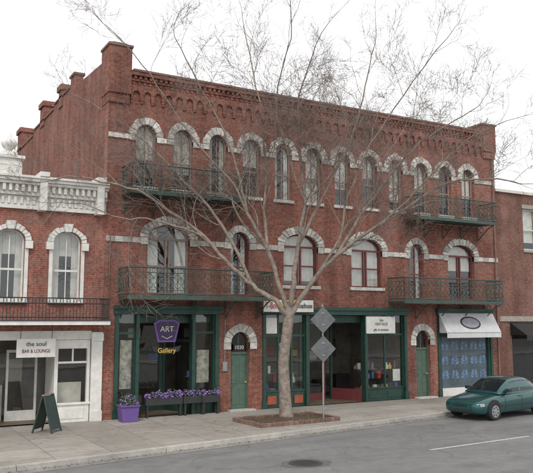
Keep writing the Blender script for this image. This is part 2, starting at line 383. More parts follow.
for xc in (15.95,16.55,17.15,17.75,18.3):
    for z in (.75,1.4,2.05):
        for s in(-1,1):
            for (dx,dz,l) in ((.06,.12,.2),(.03,.25,.17),(.1,.0,.16)):
                mb.quad((xc+s*dx*.4,.128,z+dz),(xc+s*(dx+l*.6),.127,z+dz+.02),(xc+s*(dx+l*.75),.128,z+dz+l*.8),(xc+s*dx,.127,z+dz+l*.7))
        gq.quad((xc-.012,.129,z-.16),(xc+.012,.129,z-.16),(xc+.012,.129,z+.2),(xc-.012,.129,z+.2))
mb.obj('blue_flower_print',mat('flower_blue',(.16,.27,.48),.6,.3,8,island=.3),B); gq.obj('print_stems',BLUE,B)
# balconies
def railing(mb,p0,p1,z0,z1,step=.26):
    p0=Vector((*p0,0)); p1=Vector((*p1,0)); L=(p1-p0).length; n=max(1,round(L/step)); d=(p1-p0)/n; u=d.normalized(); w=d.length
    def P(o,a,z): q=o+u*a; return (q.x,q.y,z)
    for z,r in((z1,.028),(z0+.06,.02),(z1-.17,.014),(z0+.2,.012)): mb.tube([P(p0,0,z),P(p0,L,z)],r,5)
    for k in range(n+1):
        o=p0+d*k; mb.tube([P(o,0,z0),P(o,0,z1)],.022 if k%4==0 else .013,4)
        if k==n: break
        zc=(z0+.2+z1-.17)/2; rr=w*.42
        mb.tube([P(o,w/2+rr*math.cos(a*math.pi/5),zc+rr*math.sin(a*math.pi/5)) for a in range(10)],.012,3,closed=True)
        for s in(1,-1):
            mb.tube([P(o,0,zc+s*.27),P(o,w*.3,zc+s*.2),P(o,w/2,zc+s*.1),P(o,w*.7,zc+s*.2),P(o,w,zc+s*.27)],.012,3)
        mb.tube([P(o,w/2+.06*math.cos(a*math.pi/3),z1-.085+.06*math.sin(a*math.pi/3)) for a in range(6)],.01,3,closed=True)
        mb.tube([P(o,w/2+.05*math.cos(a*math.pi/3),z0+.13+.05*math.sin(a*math.pi/3)) for a in range(6)],.01,3,closed=True)
mb=MB()
for x0,x1,z,zt in((.5,6.2,4.25,5.22),(12.6,18.5,4.25,5.22),(.55,5.1,7.92,8.86),(13.55,18.2,7.92,8.86)):
    yo=-1.1
    mb.box(x0,x1,yo,-.06,z-.1,z-.03); mb.box(x0-.03,x1+.03,yo-.04,yo-.002,z-.13,z+.01)
    railing(mb,(x0,yo),(x1,yo),z,zt); railing(mb,(x0,-.06),(x0,yo),z,zt); railing(mb,(x1,yo),(x1,-.06),z,zt)
    n=5
    for k in range(n):
        x=x0+.1+(x1-x0-.2)*k/(n-1)
        mb.tube([(x,-.03,z-.75),(x,-.12,z-.7),(x,-.35,z-.5),(x,-.7,z-.25),(x,yo+.05,z-.12)],.025,5)
        mb.tube([(x,-.03,z-.13),(x,-.05,z-.8)],.025,4)
        mb.tube([(x,-.28+.13*math.cos(a*math.pi/5),z-.28+.13*math.sin(a*math.pi/5)) for a in range(10)],.016,4,closed=True)
mb.obj('iron_balconies',IRON,B)
mb=MB(); mb.tube([(19.2,-.06,0),(19.2,-.06,11.2)],.045,8); mb.tube([(.16,-.06,6.5),(.16,-.06,4.0)],.02,6)
mb.obj('downpipe',COPE,B)
mb=MB(); mb.box(4.62,4.8,-.06,0,1.5,1.85); mb.tube([(4.71,-.03,1.85),(4.71,-.03,3.6)],.015,5); mb.obj('meter_box',GALV,B)
# ---- signs
S=group('painted_shop_sign',(7.38,-.28,3.97))
mb=MB(); mb.box(-1.15,1.15,-.04,.04,-.28,.28); mb.obj('board',WHITE,S,bevel=.01)
mb=MB(); mb.box(-1.15,1.15,-.05,-.041,.24,.28); mb.box(-1.15,1.15,-.05,-.041,-.28,-.24); mb.obj('border',BLACK,S)
text("T-Bone",-.74,-.06,.0,.36,RED,S,sx=.62); text("Roadhouse",.74,-.06,.0,.28,BLACK,S,sx=.55)
mb=MB(); mb.box(-.34,.3,-.055,-.042,-.22,.22); mb.obj('yellow_patch',YEL,S)
mb=MB(); 
for x in(-.8,.8): mb.box(x-.02,x+.02,.04,.1,-.2,.1)
mb.obj('brackets',IRONB,S)
S=group('hanging_shop_sign',(2.3,-.15,0))
mb=MB(); mb.prism([(-.34,2.62),(.34,2.62),(.5,3.3),(.3,3.42),(-.3,3.42),(-.5,3.3)],-.03,.03); mb.obj('purple_board',PURPLE,S,bevel=.008)
mb=MB(); mb.prism([(-.28,2.68),(.28,2.68),(.43,3.26),(.26,3.36),(-.26,3.36),(-.43,3.26)],-.036,-.031); mb.obj('inset',mat('sign_dark_purple',(.035,.02,.07),.5,.2),S)
text('ART',0,-.05,3.08,.28,CREAM,S)
mb=MB(); mb.tube([(-.2,-.05,2.84),(0,-.05,2.74),(.2,-.05,2.84)],.014,4); mb.obj('swash',CREAM,S)
mb=MB(); mb.prism([(-.5,2.3),(-.2,2.2),(.2,2.2),(.5,2.3),(.56,2.5),(.2,2.42),(-.2,2.42),(-.56,2.5)],-.03,.03); mb.obj('lower_board',BLACK,S)
text('Gallery',0,-.05,2.32,.24,YEL,S)
mb=MB()
for x in(-.3,.3): mb.tube([(x,0,2.4),(x,0,3.64)],.012,5)
mb.obj('chains',IRONB,S)
S=group('white_shop_sign',(12.1,-.1,3.2))
mb=MB(); mb.box(-.78,.78,-.03,.03,-.36,.36); mb.obj('board',WHITE,S,bevel=.01)
text('the\nVINTAGE',.02,-.035,.12,.17,GREEN,S); text('gifts & antiques',0,-.035,-.2,.13,BLACK,S)
mb=MB(); mb.box(-.8,.8,-.02,.02,.362,.39); mb.obj('top_frame',IRONB,S)
# awning
A=group('shop_awning',(0,0,0))
yo=-.62
mb=MB(); mb.quad((15.42,-.13,3.72),(15.42,yo,2.85),(18.8,yo,2.85),(18.8,-.13,3.72)); mb.quad((15.42,yo,2.85),(15.42,yo,2.62),(18.8,yo,2.62),(18.8,yo,2.85))
for x in(15.42,18.8): mb.quad((x,-.13,3.72),(x,-.13,2.85),(x,yo,2.85))
mb.obj('canvas',CANVAS,A)
mb=MB()
w=Vector((0,.49,.87)).normalized(); c=Vector((17.1,-.375,3.285)); u=Vector((1,0,0)); nn=Vector((0,-.87,.49)).normalized()*.006
mb.quad(*[c+nn+u*.62*math.cos(a*math.pi/12)+w*.33*math.sin(a*math.pi/12) for a in range(24)]); mb.obj('emblem',BLACK,A)
mb=MB(); mb.quad(*[c+nn*1.6+u*.53*math.cos(a*math.pi/12)+w*.26*math.sin(a*math.pi/12) for a in range(24)]); mb.obj('emblem_centre',mat('emblem_grey',(.35,.33,.38),.7),A)
mb=MB(); mb.tube([(15.44,yo+.01,2.84),(18.78,yo+.01,2.84)],.02,5)
for x in(15.44,18.78): mb.tube([(x,yo+.01,2.84),(x,-.1,2.84)],.02,5)
mb.obj('frame',GALV,A)
# ================================================================ LEFT BUILDING
C=group('white_trimmed_shop_building'); WL=[-1.32,-3.2,-5.05,-6.9]
panel('front_wall',rect(-9,-.004,-.12,7.2),[arch(x,.95,4.05,6.05,.38) for x in WL]+[rect(-8.6,-.4,0,3.05)],.02,.32,BRICK2,C)
mb=MB(); mb.box(-9,-.005,14,14.3,-.12,7.6); mb.box(-9,-8.7,.322,13.998,-.12,7.6); mb.obj('walls',BRICK2,C)
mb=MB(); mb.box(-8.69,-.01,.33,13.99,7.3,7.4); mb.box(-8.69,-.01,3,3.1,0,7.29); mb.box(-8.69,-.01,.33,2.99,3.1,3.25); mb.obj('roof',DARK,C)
mb=MB()
for z0,z1,y in((7.1,7.22,-.08),(7.222,7.55,-.04),(7.552,7.66,-.16),(7.9,8.0,-.32),(8.002,8.1,-.4),(8.102,8.18,-.46)): mb.box(-9.05,-.006,y,.4,z0,z1)
mb.box(-9.05,-.006,-.14,.4,7.662,7.898)
x=-8.95
while x<-.1: mb.box(x,x+.1,-.28,-.142,7.665,7.895); mb.box(x,x+.09,-.1,-.042,7.26,7.5); x+=.2
for x in(-.3,-2.25,-4.15,-6.05,-8.7): mb.box(x-.12,x+.12,-.4,.1,7.05,8.0); mb.box(x-.16,x+.16,-.5,.3,8.182,8.34)
mb.box(-3.75,-2.95,-.2,.35,8.205,8.75); mb.box(-3.83,-2.87,-.28,.42,8.752,8.85)
mb.box(-3.6,-3.1,-.12,.28,8.852,9.0)
mb.obj('white_cornice',WHITE,C,bevel=.006)
mb=MB(); mb.tube([(-3.35,.05,9.0),(-3.35,.05,9.06),(-3.35,.05,9.14),(-3.35,.05,9.26),(-3.35,.05,9.4),(-3.35,.05,9.5),(-3.35,.05,9.7)],[.16,.09,.2,.27,.22,.09,.02],14); mb.obj('urn_finial',WHITE,C,smooth=True)
mb=MB()
for x in WL:
    voussoir(mb,x,.97,6.05,.38,.17,12,-.1)
    for s in(-1,1): a,b=x+s*.48,x+s*.72; mb.box(min(a,b),max(a,b),-.12,.2,5.78,6.04); a,b=x+s*.48,x+s*.6; mb.box(min(a,b),max(a,b),-.02,.2,4.05,5.778)
    mb.box(x-.6,x+.6,-.08,.2,3.95,4.048); mb.prism([(x-.1,6.4),(x+.1,6.4),(x+.15,6.68),(x-.15,6.68)],-.16,.1)
mb.obj('white_window_hoods',WHITE,C,bevel=.006)
mb=MB(); gl=MB(); cu=MB()
for x in WL:
    inner=arch(x,.83,4.12,6.05,.31); panel('white_sash',arch(x,.945,4.055,6.05,.375),[inner],.12,.19,WHITE,C)
    gl.quad(*[(a,.16,b) for a,b in inner]); mb.box(x-.41,x+.41,.115,.18,5.05,5.12); mb.box(x-.015,x+.015,.125,.175,4.12,6.2)
    cu.box(x-.45,x-.2,.3,.31,4.05,6.5); cu.box(x+.22,x+.45,.3,.31,4.05,6.5); cu.box(x-.19,x+.21,.3,.31,5.6,6.5)
mb.obj('sash_bars',WHITE,C); cu.obj('curtains',CURT,C)
w=MB(); sg=MB()
w.box(-8.6,-.4,-.02,.3,2.75,3.048); w.box(-.4,-.02,-.1,.018,0,3.0); w.box(-.42,-.0,-.14,-.102,2.7,2.95); w.box(-.42,-.0,-.14,-.102,0,.35)
w.box(-1.62,-.42,0,.16,0,.6); w.box(-1.62,-1.5,0,.16,.602,2.74); w.box(-.52,-.42,0,.16,.602,2.74); w.box(-1.5,-.52,0,.16,2.45,2.74); w.box(-1.5,-.52,.03,.1,1.95,2.02); w.box(-1.03,-.98,.03,.1,2.02,2.45)
w.box(-1.7,-.4,-.05,-.002,.58,.66)
w.box(-1.42,-.6,-.02,-.001,.12,.48)
gq4(-1.5,-.52,.085,.6,2.45)
w.box(-3.75,-3.6,-.05,.25,0,2.74); w.box(-5.6,-3.75,0,.16,0,.6); w.box(-5.6,-5.5,0,.16,.6,2.74); gq4(-5.5,-3.75,.085,.6,2.74)
w.box(-2.95,-2.87,1.2,1.28,0,2.3); w.box(-2.0,-1.92,1.2,1.28,0,2.3); w.box(-2.95,-1.92,1.2,1.28,2.302,2.4); gq4(-3.7,-1.6,1.245,.3,2.7)
w.box(-1.62,-1.58,.165,1.3,0,2.74)
w.box(-2.87,-2.0,1.2,1.26,0,.35)
w.obj('white_storefront',WHITE,C,bevel=.006); sg.obj('storefront_glass',SHOPG,C); gl.obj('panes',GLASS,C)
mb=MB(); mb.box(-8.6,-.4,.4,2.99,-.1,.01); mb.obj('shop_floor',FLOORI,C)
mb=MB(); mb.box(-8.6,-.02,2.9,2.98,0,3.05); mb.box(-.1,-.02,.35,2.89,0,3.05); mb.obj('interior_walls',MID,C)
mb=MB(); mb.box(-1.45,-.6,.4,.44,.6,1.3); mb.box(-3.4,-3.0,1.5,1.7,.0,1.2); mb.box(-2.6,-2.1,2.84,2.88,1.2,2.0); mb.obj('window_goods',CREAM,C)
mb=MB()
mb.box(-9,-.05,-1.0,.018,3.25,3.38); mb.obj('balcony_fascia',WHITE,C)
mb=MB(); mb.box(-9,-.05,-1.03,.01,3.382,3.41)
for y0,y1,xa,xb in((-.98,-.98,-9,-.1),):
    for z in(3.5,4.12,3.95): mb.tube([(xa,y0,z),(xb,y1,z)],.02,5)
    x=xa
    while x<=xb+.001: mb.tube([(x,y0,3.4),(x,y0,4.12)],.01,4); x+=.11
    x=xa
    while x<xb: mb.tube([(x+.055+.045*math.cos(a*math.pi/3),y0,4.035+.05*math.sin(a*math.pi/3)) for a in range(6)],.008,3,closed=True); x+=.22
for z in(3.5,4.12): mb.tube([(-.1,-.98,z),(-.1,0,z)],.02,5)
y=-.98
while y<0: mb.tube([(-.1,y,3.4),(-.1,y,4.12)],.01,4); y+=.11
mb.obj('balcony_railing',IRONB,C)
S=group('lounge_sign',(-2.3,-.3,2.5))
mb=MB(); mb.box(-.62,.62,-.02,.02,-.3,.3); mb.obj('board',WHITE,S)
text('the soul',0,-.03,.13,.2,BLACK,S); text('BAR & LOUNGE',0,-.03,-.1,.16,MAROON,S,sx=.8)
mb=MB(); 
for x in(-.5,.5): mb.tube([(x,0,.3),(x,0,.75)],.01,4)
mb.obj('hangers',IRONB,S)
# ================================================================ RIGHT BUILDING
D=group('brick_office_building')
hs=[rect(x-.5,x+.5,6.9,9.0) for x in(21.9,24.3,26.7,29.1,31.5)]+[rect(20.3,33.5,0,3.3)]
panel('front_wall',rect(19.46,34,-.12,9.7),hs,.1,.4,BRICK3,D)
mb=MB(); mb.box(19.46,34,14,14.3,-.12,9.7); mb.box(19.46,19.76,.402,13.998,-.12,9.7); mb.box(33.7,34,.402,13.998,-.12,9.7)
mb.obj('walls',BRICK3,D)
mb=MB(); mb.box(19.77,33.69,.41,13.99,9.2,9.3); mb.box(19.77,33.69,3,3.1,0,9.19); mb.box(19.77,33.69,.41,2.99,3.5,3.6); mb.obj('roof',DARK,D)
mb=MB(); mb.box(19.44,34.05,-.02,.5,9.702,9.84); mb.obj('roof_coping',CREAM,D)
mb=MB(); mb.box(19.46,34,.04,.098,3.35,3.6)
for x in(21.9,24.3,26.7,29.1,31.5): mb.box(x-.56,x+.56,.03,.2,6.78,6.898); mb.box(x-.56,x+.56,.06,.098,9.002,9.2)
mb.obj('stone_trim',mat('weathered_trim',(.33,.3,.26),.9,.2,5),D)
mb=MB()
for x in(21.9,24.3,26.7,29.1,31.5):
    for a,b,c,d in((-.5,.5,6.9,6.98),(-.5,.5,8.92,9.0),(-.5,-.42,6.98,8.92),(.42,.5,6.98,8.92),(-.42,.42,7.9,7.97)): mb.box(x+a,x+b,.2,.27,c,d)
mb.obj('window_frames',CREAM,D)
mb=MB(); cu=MB()
for x in(21.9,24.3,26.7,29.1,31.5): mb.quad((x-.42,.235,6.98),(x+.42,.235,6.98),(x+.42,.235,8.92),(x-.42,.235,8.92)); cu.box(x-.45,x+.45,.33,.34,7.3,9.1)
mb.quad((20.35,.3,.5),(33.45,.3,.5),(33.45,.3,3.3),(20.35,.3,3.3)); mb.obj('panes',GLASS,D); cu.obj('blinds',CURT,D)
mb=MB()
for k in range(7): x=20.3+k*2.17; mb.box(x,x+.12,.15,.35,0,3.3)
mb.box(20.3,33.5,.2,.38,0,.5); mb.obj('storefront_frame',BLACK,D)
mb=MB(); mb.quad((20.2,.09,3.3),(20.2,-.9,2.7),(23.4,-.9,2.7),(23.4,.09,3.3)); mb.quad((20.2,-.9,2.7),(20.2,-.9,2.45),(23.4,-.9,2.45),(23.4,-.9,2.7)); mb.quad((20.2,.09,3.3),(20.2,.09,2.7),(20.2,-.9,2.7))
mb.obj('dark_awning',BLACK,D)
# ================================================================ GROUND
def yk(x): return -6.05+.155*x
kl=[(-70,-8.2),(-16,-8.2),(-12,yk(-12)),(-4,yk(-4)),(4,yk(4)),(9,yk(9)),(14,yk(14)),(17,-3.5),(21,-3.4),(80,-3.4)]
m,nt,b=nmat('ground_earth'); b.inputs['Base Color'].default_value=(.12,.11,.09,1); b.inputs['Roughness'].default_value=1
mb=MB(); mb.quad((-900,-900,-.15),(900,-900,-.15),(900,900,-.15),(-900,900,-.15)); mb.obj('ground',m)
def surf(name,base,var,cracks,joint=None,spots=0):
    m,nt,b=nmat(name); N=nt.nodes; L=nt.links; b.inputs['Roughness'].default_value=.9; b.inputs['Specular IOR Level'].default_value=.25
    tc=N.new('ShaderNodeTexCoord')
    def ns(scale,det,a,c,vec=None,lo=.3,hi=.7):
        n=N.new('ShaderNodeTexNoise'); n.inputs['Scale'].default_value=scale; n.inputs['Detail'].default_value=det; n.inputs['Roughness'].default_value=.6
        L.new(vec or tc.outputs['Object'],n.inputs['Vector']); r=N.new('ShaderNodeMapRange'); r.inputs[1].default_value=lo; r.inputs[2].default_value=hi; r.inputs[3].default_value=a; r.inputs[4].default_value=c
        L.new(n.outputs['Fac'],r.inputs[0]); return r.outputs[0]
    mp=N.new('ShaderNodeMapping'); mp.inputs['Scale'].default_value=(.12,1.1,1); mp.inputs['Rotation'].default_value=(0,0,-.08); L.new(tc.outputs['Object'],mp.inputs[0])
    outs=[ns(.35,5,1-var,1+var),ns(45,4,1-var*1.6,1+var*1.6),ns(1,5,1-var,1+var,mp.outputs[0]),ns(3.2,6,1-var*.8,1+var*.8)]
    if spots: outs.append(ns(1.1,7,1,1-spots,None,.58,.66))
    cur=outs[0]
    for o in outs[1:]:
        mm=N.new('ShaderNodeMath'); mm.operation='MULTIPLY'; L.new(cur,mm.inputs[0]); L.new(o,mm.inputs[1]); cur=mm.outputs[0]
    if cracks:
        nz=N.new('ShaderNodeTexNoise'); nz.inputs['Scale'].default_value=1.5; nz.inputs['Detail'].default_value=5; L.new(tc.outputs['Object'],nz.inputs[0])
        vv=N.new('ShaderNodeVectorMath'); vv.operation='MULTIPLY_ADD'; L.new(nz.outputs['Color'],vv.inputs[0]); vv.inputs[1].default_value=(.9,.9,.9); L.new(tc.outputs['Object'],vv.inputs[2])
        vo=N.new('ShaderNodeTexVoronoi'); vo.feature='DISTANCE_TO_EDGE'; vo.inputs['Scale'].default_value=cracks; L.new(vv.outputs[0],vo.inputs['Vector'])
        r=N.new('ShaderNodeMapRange'); r.inputs[1].default_value=.0; r.inputs[2].default_value=.008; r.inputs[3].default_value=.72; r.inputs[4].default_value=1; L.new(vo.outputs['Distance'],r.inputs[0])
        mm=N.new('ShaderNodeMath'); mm.operation='MULTIPLY'; L.new(cur,mm.inputs[0]); L.new(r.outputs[0],mm.inputs[1]); cur=mm.outputs[0]
    s=N.new('ShaderNodeVectorMath'); s.operation='SCALE'; L.new(cur,s.inputs['Scale'])
    if joint:
        br=N.new('ShaderNodeTexBrick'); br.offset=0; L.new(tc.outputs['Object'],br.inputs['Vector']); br.inputs['Scale'].default_value=1
        br.inputs['Color1'].default_value=(*base,1); br.inputs['Color2'].default_value=(base[0]*.82,base[1]*.81,base[2]*.8,1); br.inputs['Mortar'].default_value=(base[0]*.45,)*3+(1,)
        br.inputs['Brick Width'].default_value=joint; br.inputs['Row Height'].default_value=joint; br.inputs['Mortar Size'].default_value=.012
        L.new(br.outputs['Color'],s.inputs[0])
    else: s.inputs[0].default_value=base
    L.new(s.outputs[0],b.inputs['Base Color'])
    bp=N.new('ShaderNodeBump'); bp.inputs['Strength'].default_value=.35; bp.inputs['Distance'].default_value=.01; L.new(outs[1],bp.inputs['Height']); L.new(bp.outputs[0],b.inputs['Normal'])
    return m
ROAD=surf('asphalt',(.185,.183,.18),.13,.3,None,.12); WALK=surf('concrete_walk',(.36,.33,.295),.13,.22,1.5,.16); KERB=surf('kerb_concrete',(.4,.38,.35),.17,0)
mb=MB(); mb.quad(*([(x,y+.1,-.13) for x,y in reversed(kl)]+[(-70,-45,-.13),(80,-45,-.13)])); mb.obj('road',ROAD)
mb=MB(); mb.slab([(x,y+.16) for x,y in kl]+[(80,.34),(-70,.34)],-.14,0); mb.obj('sidewalk',WALK)
mb=MB()
for (x0,y0),(x1,y1) in zip(kl,kl[1:]):
    n=max(1,int((x1-x0)/3))
    for k in range(n):
        a=k/n;c=(k+1)/n
        xa,ya,xb,yb=x0+(x1-x0)*a+.004,y0+(y1-y0)*a,x0+(x1-x0)*c-.004,y0+(y1-y0)*c
        mb.slab([(xa,ya),(xb,yb),(xb,yb+.158),(xa,ya+.158)],-.145,.006)
mb.obj('kerb',KERB,bevel=.015)
mb=MB()
for (x0,y0),(x1,y1) in zip(kl,kl[1:]): mb.quad((x0,y0-.4,-.124),(x1,y1-.4,-.124),(x1,y1-.002,-.122),(x0,y0-.002,-.122))
mb.obj('gutter_pavement',surf('gutter_concrete',(.24,.23,.215),.18,0))
mb=MB(); mb.slab([(-70,-33),(80,-33),(80,-28),(-70,-28)],-.14,0); mb.obj('sidewalk',WALK)
PAINT=mat('road_paint_worn',(.5,.5,.48),.8,.4,14)
mb=MB()
for k in range(-6,7):
    x=6.4+k*12.2; y=-9.36+k*.3
    mb.quad((x,y,-.126),(x+4.3,y+.3,-.126),(x+4.3,y+.4,-.126),(x,y+.1,-.126))
mb.obj('lane_markings',PAINT)
M=group('manhole_cover',(2.43,-9.2,-.128))
mb=MB(); mb.disc((0,0,0),.42,(0,0,1),.012,28); mb.obj('ring',mat('iron_rust',(.06,.055,.05),.6,.3,20),M)
mb=MB(); mb.disc((0,0,.012),.33,(0,0,1),.006,24)
for k in range(-3,4): mb.box(-.28+abs(k)*.03,.28-abs(k)*.03,k*.08-.012,k*.08+.012,.018,.026)
mb.obj('lid',mat('iron_lid',(.05,.05,.05),.5,.3,20),M)
mb=MB(); mb.quad(*[(2.43+R.uniform(.55,.72)*math.cos(a*math.pi/10)*1.1,-9.2+R.uniform(.48,.62)*math.sin(a*math.pi/10),-.1275) for a in range(20)]); mb.obj('asphalt_patch',mat('patch_asphalt',(.11,.11,.108),.95,.25,20))
mb=MB(); RL=random.Random(5)
def lf(x,y,z):
    a=RL.uniform(0,6.28); s=RL.uniform(.012,.035); mb.quad(*[(x+s*math.cos(a+k*1.57)*(1 if k%2 else .6),y+s*math.sin(a+k*1.57)*(1 if k%2 else .6),z+RL.uniform(.002,.016)) for k in range(4)])
for k in range(1500):
    x=RL.uniform(-9,13); c=RL.random()
    if c<.5: lf(x,yk(x)-abs(RL.gauss(0,.14))-.02,-.118)
    elif c<.65: lf(x,-.12-abs(RL.gauss(0,.12)),.004)
    elif c<.9: lf(5.45+RL.gauss(0,2.2),-3.3+RL.gauss(0,.8),.004)
    else: lf(x,RL.uniform(-4.4,-.3),.004)
mb.obj('fallen_leaves',mat('dry_leaves',(.16,.1,.05),.9,.2,20,island=.5))
# ================================================================ TREE PLANTER + TREE
P=group('tree_planter',(5.45,-3.3,0),.05)
mb=MB()
hx,hy=1.6,.92
n=15
for k in range(n):
    a=-hx+2*hx*k/n; c=a+2*hx/n-.012
    for y in(-hy,hy-.12): mb.box(a,c,y,y+.12,-.02,.13+R.uniform(-.012,.012))
for k in range(8):
    a=-hy+.125+(2*hy-.25)*k/8; c=a+(2*hy-.25)/8-.012
    for x in(-hx,hx-.12): mb.box(x,x+.12,a,c,-.02,.13+R.uniform(-.012,.012))
mb.obj('brick_edging',mat('edging_brick',(.19,.12,.095),.9,.25,6,island=.25,bump=.4),P,bevel=.012)
mb=MB(); G=14
for i in range(G):
    for j in range(8):
        def h(i,j): x=-hx+.11+(2*hx-.22)*i/G; y=-hy+.11+(2*hy-.22)*j/8; return (x,y,.07+.06*math.exp(-(x*x+y*y)/.5)+.012*math.sin(i*2.3+j*1.7))
        mb.quad(h(i,j),h(i+1,j),h(i+1,j+1),h(i,j+1))
mb.obj('soil',SOIL,P)
mb=MB()
for k in range(260):
    x=R.uniform(-hx+.15,hx-.15); y=R.uniform(-hy+.15,hy-.15); z=.09; a=R.uniform(0,6.28); l=R.uniform(.04,.14)
    mb.quad((x,y,z),(x+.02*math.cos(a),y+.02*math.sin(a),z),(x+l*.5*math.cos(a+1),y+l*.5*math.sin(a+1),z+l))
mb.obj('weeds',mat('dry_weeds',(.16,.13,.06),.9,.3,20,island=.5),P)
rv=Vector((.8698,-.4934,0)); vv=Vector((.4934,.8698,0)); up=Vector((0,0,1)); base=Vector((5.6,-3.05,0))
T=MB(); TW=MB(); RT=random.Random(11)
def P3(a,y,d): return base+rv*((a-288)/28.0)+up*((418-y)/28.5*(1 if y>150 else 1+.0003*(150-y)))+vv*d
def smooth(pts,rad,sub=3):
    out=[];ro=[]
    for k in range(len(pts)-1):
        p0=pts[max(k-1,0)];p1=pts[k];p2=pts[k+1];p3=pts[min(k+2,len(pts)-1)]
        for s in range(sub):
            t=s/sub; out.append(.5*((2*p1)+(p2-p0)*t+(2*p0-5*p1+4*p2-p3)*t*t+(3*p1-p0-3*p2+p3)*t**3)); ro.append(rad[k]*(1-t)+rad[k+1]*t)
    out.append(pts[-1]); ro.append(rad[-1]); return out,ro
def branch(p,d,L,r,lev):
    n=max(3,min(10,int(L/.22))) if lev<3 else 3
    pts=[p]; rad=[r]; q=p.copy(); dd=d.normalized(); bend=Vector((RT.gauss(0,1),RT.gauss(0,1),RT.gauss(0,.6)))*.1
    for k in range(n):
        dd=(dd+bend*.7+Vector((RT.gauss(0,1),RT.gauss(0,1),RT.gauss(0,1)))*.12+up*(.05 if lev<3 else .02)).normalized()
        q=q+dd*(L/n); pts.append(q.copy()); rad.append(max(.004,r*(1-.8*(k+1)/n)))
    (T if lev<2 else TW).tube(pts,rad,5 if lev<2 else 3,cap=False)
    if lev>=4: return
    nc=[0,6.5,5,3.2][lev]
    nc=max(2 if lev<3 else 1,int(round(nc*min(1.3,L/[1,2.4,1.3,.7][lev]))))
    for c in range(nc):
        t=RT.uniform(.12,1); k=min(n-1,int(t*n)); f=t*n-k; pp=pts[k]*(1-f)+pts[k+1]*f; tt=(pts[k+1]-pts[k]).normalized()
        ax=Matrix.Rotation(RT.uniform(0,6.28),3,tt)@tt.orthogonal().normalized()
        a=RT.uniform(.45,1.05); nd=(tt*math.cos(a)+ax*math.sin(a)); nd.z+=.08
        branch(pp,nd,L*RT.uniform(.42,.7)*(1.15-.4*t),max(.0045,rad[k]*.55),lev+1)
def limb(l,r0,r1,d1=0,kids=14,k0=.25,start=None):
    kids=max(5,int(kids*.72))
    if start: sp,sd=start; 
    else: sp,sd=None,0
    pts=[] if sp is None else [sp]; ds=[] if sp is None else [sd]
    m=len(l); 
    for k,(a,y) in enumerate(l):
        t=(k+(1 if start else 0))/(m-1+(1 if start else 0)); d=sd+(d1-sd)*t**1.2; ds.append(d)
        pts.append(P3(a,y,d)+Vector((RT.gauss(0,.09),RT.gauss(0,.14),RT.gauss(0,.06)))*(1 if k>0 else 0))
    ctrl=list(zip(pts,ds)); m=len(pts)
    rad=[r0+(r1-r0)*(k/(m-1))**.7 for k in range(m)]
    pts,rad=smooth(pts,rad,4)
    for k in range(2,len(pts)-1): pts[k]=pts[k]+Vector((RT.gauss(0,1),RT.gauss(0,1),RT.gauss(0,1)))*.022
    T.tube(pts,rad,8,cap=False)
    n=len(pts)
    for c in range(kids):
        t=k0+(1-k0)*(c+RT.random())/kids; k=min(n-2,int(t*(n-1))); tt=(pts[k+1]-pts[k]).normalized()
        ax=Matrix.Rotation(RT.uniform(0,6.28),3,tt)@tt.orthogonal().normalized()
        a=RT.uniform(.45,1.0); nd=tt*math.cos(a)+ax*math.sin(a); nd.z+=.15
        branch(pts[k],nd,RT.uniform(1.6,3.1)*(1.15-.35*t),max(.01,rad[k]*.45),1)
    branch(pts[-1],pts[-1]-pts[-2],1.6,r1,1)
    return ctrl
tp=[P3(288,424,0),P3(288,417,0),P3(287,406,0),P3(286,385,.02),P3(285,362,0),P3(288,338,0),P3(290,320,0),P3(291,306,0)]
a_,b_=smooth(tp,[.33,.27,.22,.195,.185,.18,.185,.14],3); T.tube(a_,b_,14)
A1=limb([(290,318),(275,302),(255,284),(232,263),(206,238),(180,214),(150,198),(118,188),(86,184),(62,190)],.115,.018,-1.4,17,.32)
limb([(236,246),(208,206),(176,170),(145,140),(112,114),(80,96),(56,84)],.075,.014,1.2,16,.15,A1[2])
limb([(188,232),(160,226),(130,224),(104,214),(78,212)],.045,.012,-2.2,9,.1,A1[4])
C1=limb([(290,314),(281,286),(268,252),(255,215),(240,170),(222,125),(200,85),(180,52)],.11,.016,-.8,16,.35)
limb([(267,212),(268,160),(262,105),(252,58),(244,22)],.07,.014,.9,15,.15,C1[2])
limb([(236,186),(206,156),(176,118),(150,84),(128,60)],.05,.013,-2.4,12,.15,C1[3])
limb([(240,215),(222,180),(205,140),(196,110)],.05,.012,2.8,10,.1,C1[2])
E1=limb([(291,312),(297,282),(302,246),(303,205),(299,150),(308,95),(318,42)],.115,.016,-.6,16,.35)
F1=limb([(320,206),(340,160),(362,112),(378,66),(390,28)],.075,.014,1.3,16,.15,E1[2])
limb([(290,160),(280,115),(290,65),(286,25)],.045,.012,-3.0,12,.15,E1[3])
limb([(330,176),(350,140),(352,100),(345,60)],.045,.012,3.4,10,.1,E1[3])
G1=limb([(292,316),(312,286),(338,257),(370,228),(408,204),(448,190),(490,184),(512,190)],.11,.016,-1.2,17,.32)
H1=limb([(362,216),(392,174),(425,138),(460,112),(492,98)],.07,.014,.9,15,.15,G1[2])
limb([(340,240),(352,196),(372,150),(400,105),(425,70)],.065,.014,-2.0,15,.15,G1[1])
limb([(396,212),(425,180),(455,152),(484,140)],.045,.012,-2.8,11,.1,G1[3])
limb([(345,230),(372,196),(398,150),(430,100)],.05,.012,3.0,11,.1,G1[2])
TG=group('bare_street_tree',(0,0,0))
T.obj('trunk_and_limbs',mat('bark',(.25,.205,.17),.9,.42,6,bump=1,bscale=12),TG,smooth=True); TW.obj('twigs',mat('twig_bark',(.2,.155,.135),.9,.25,3),TG)
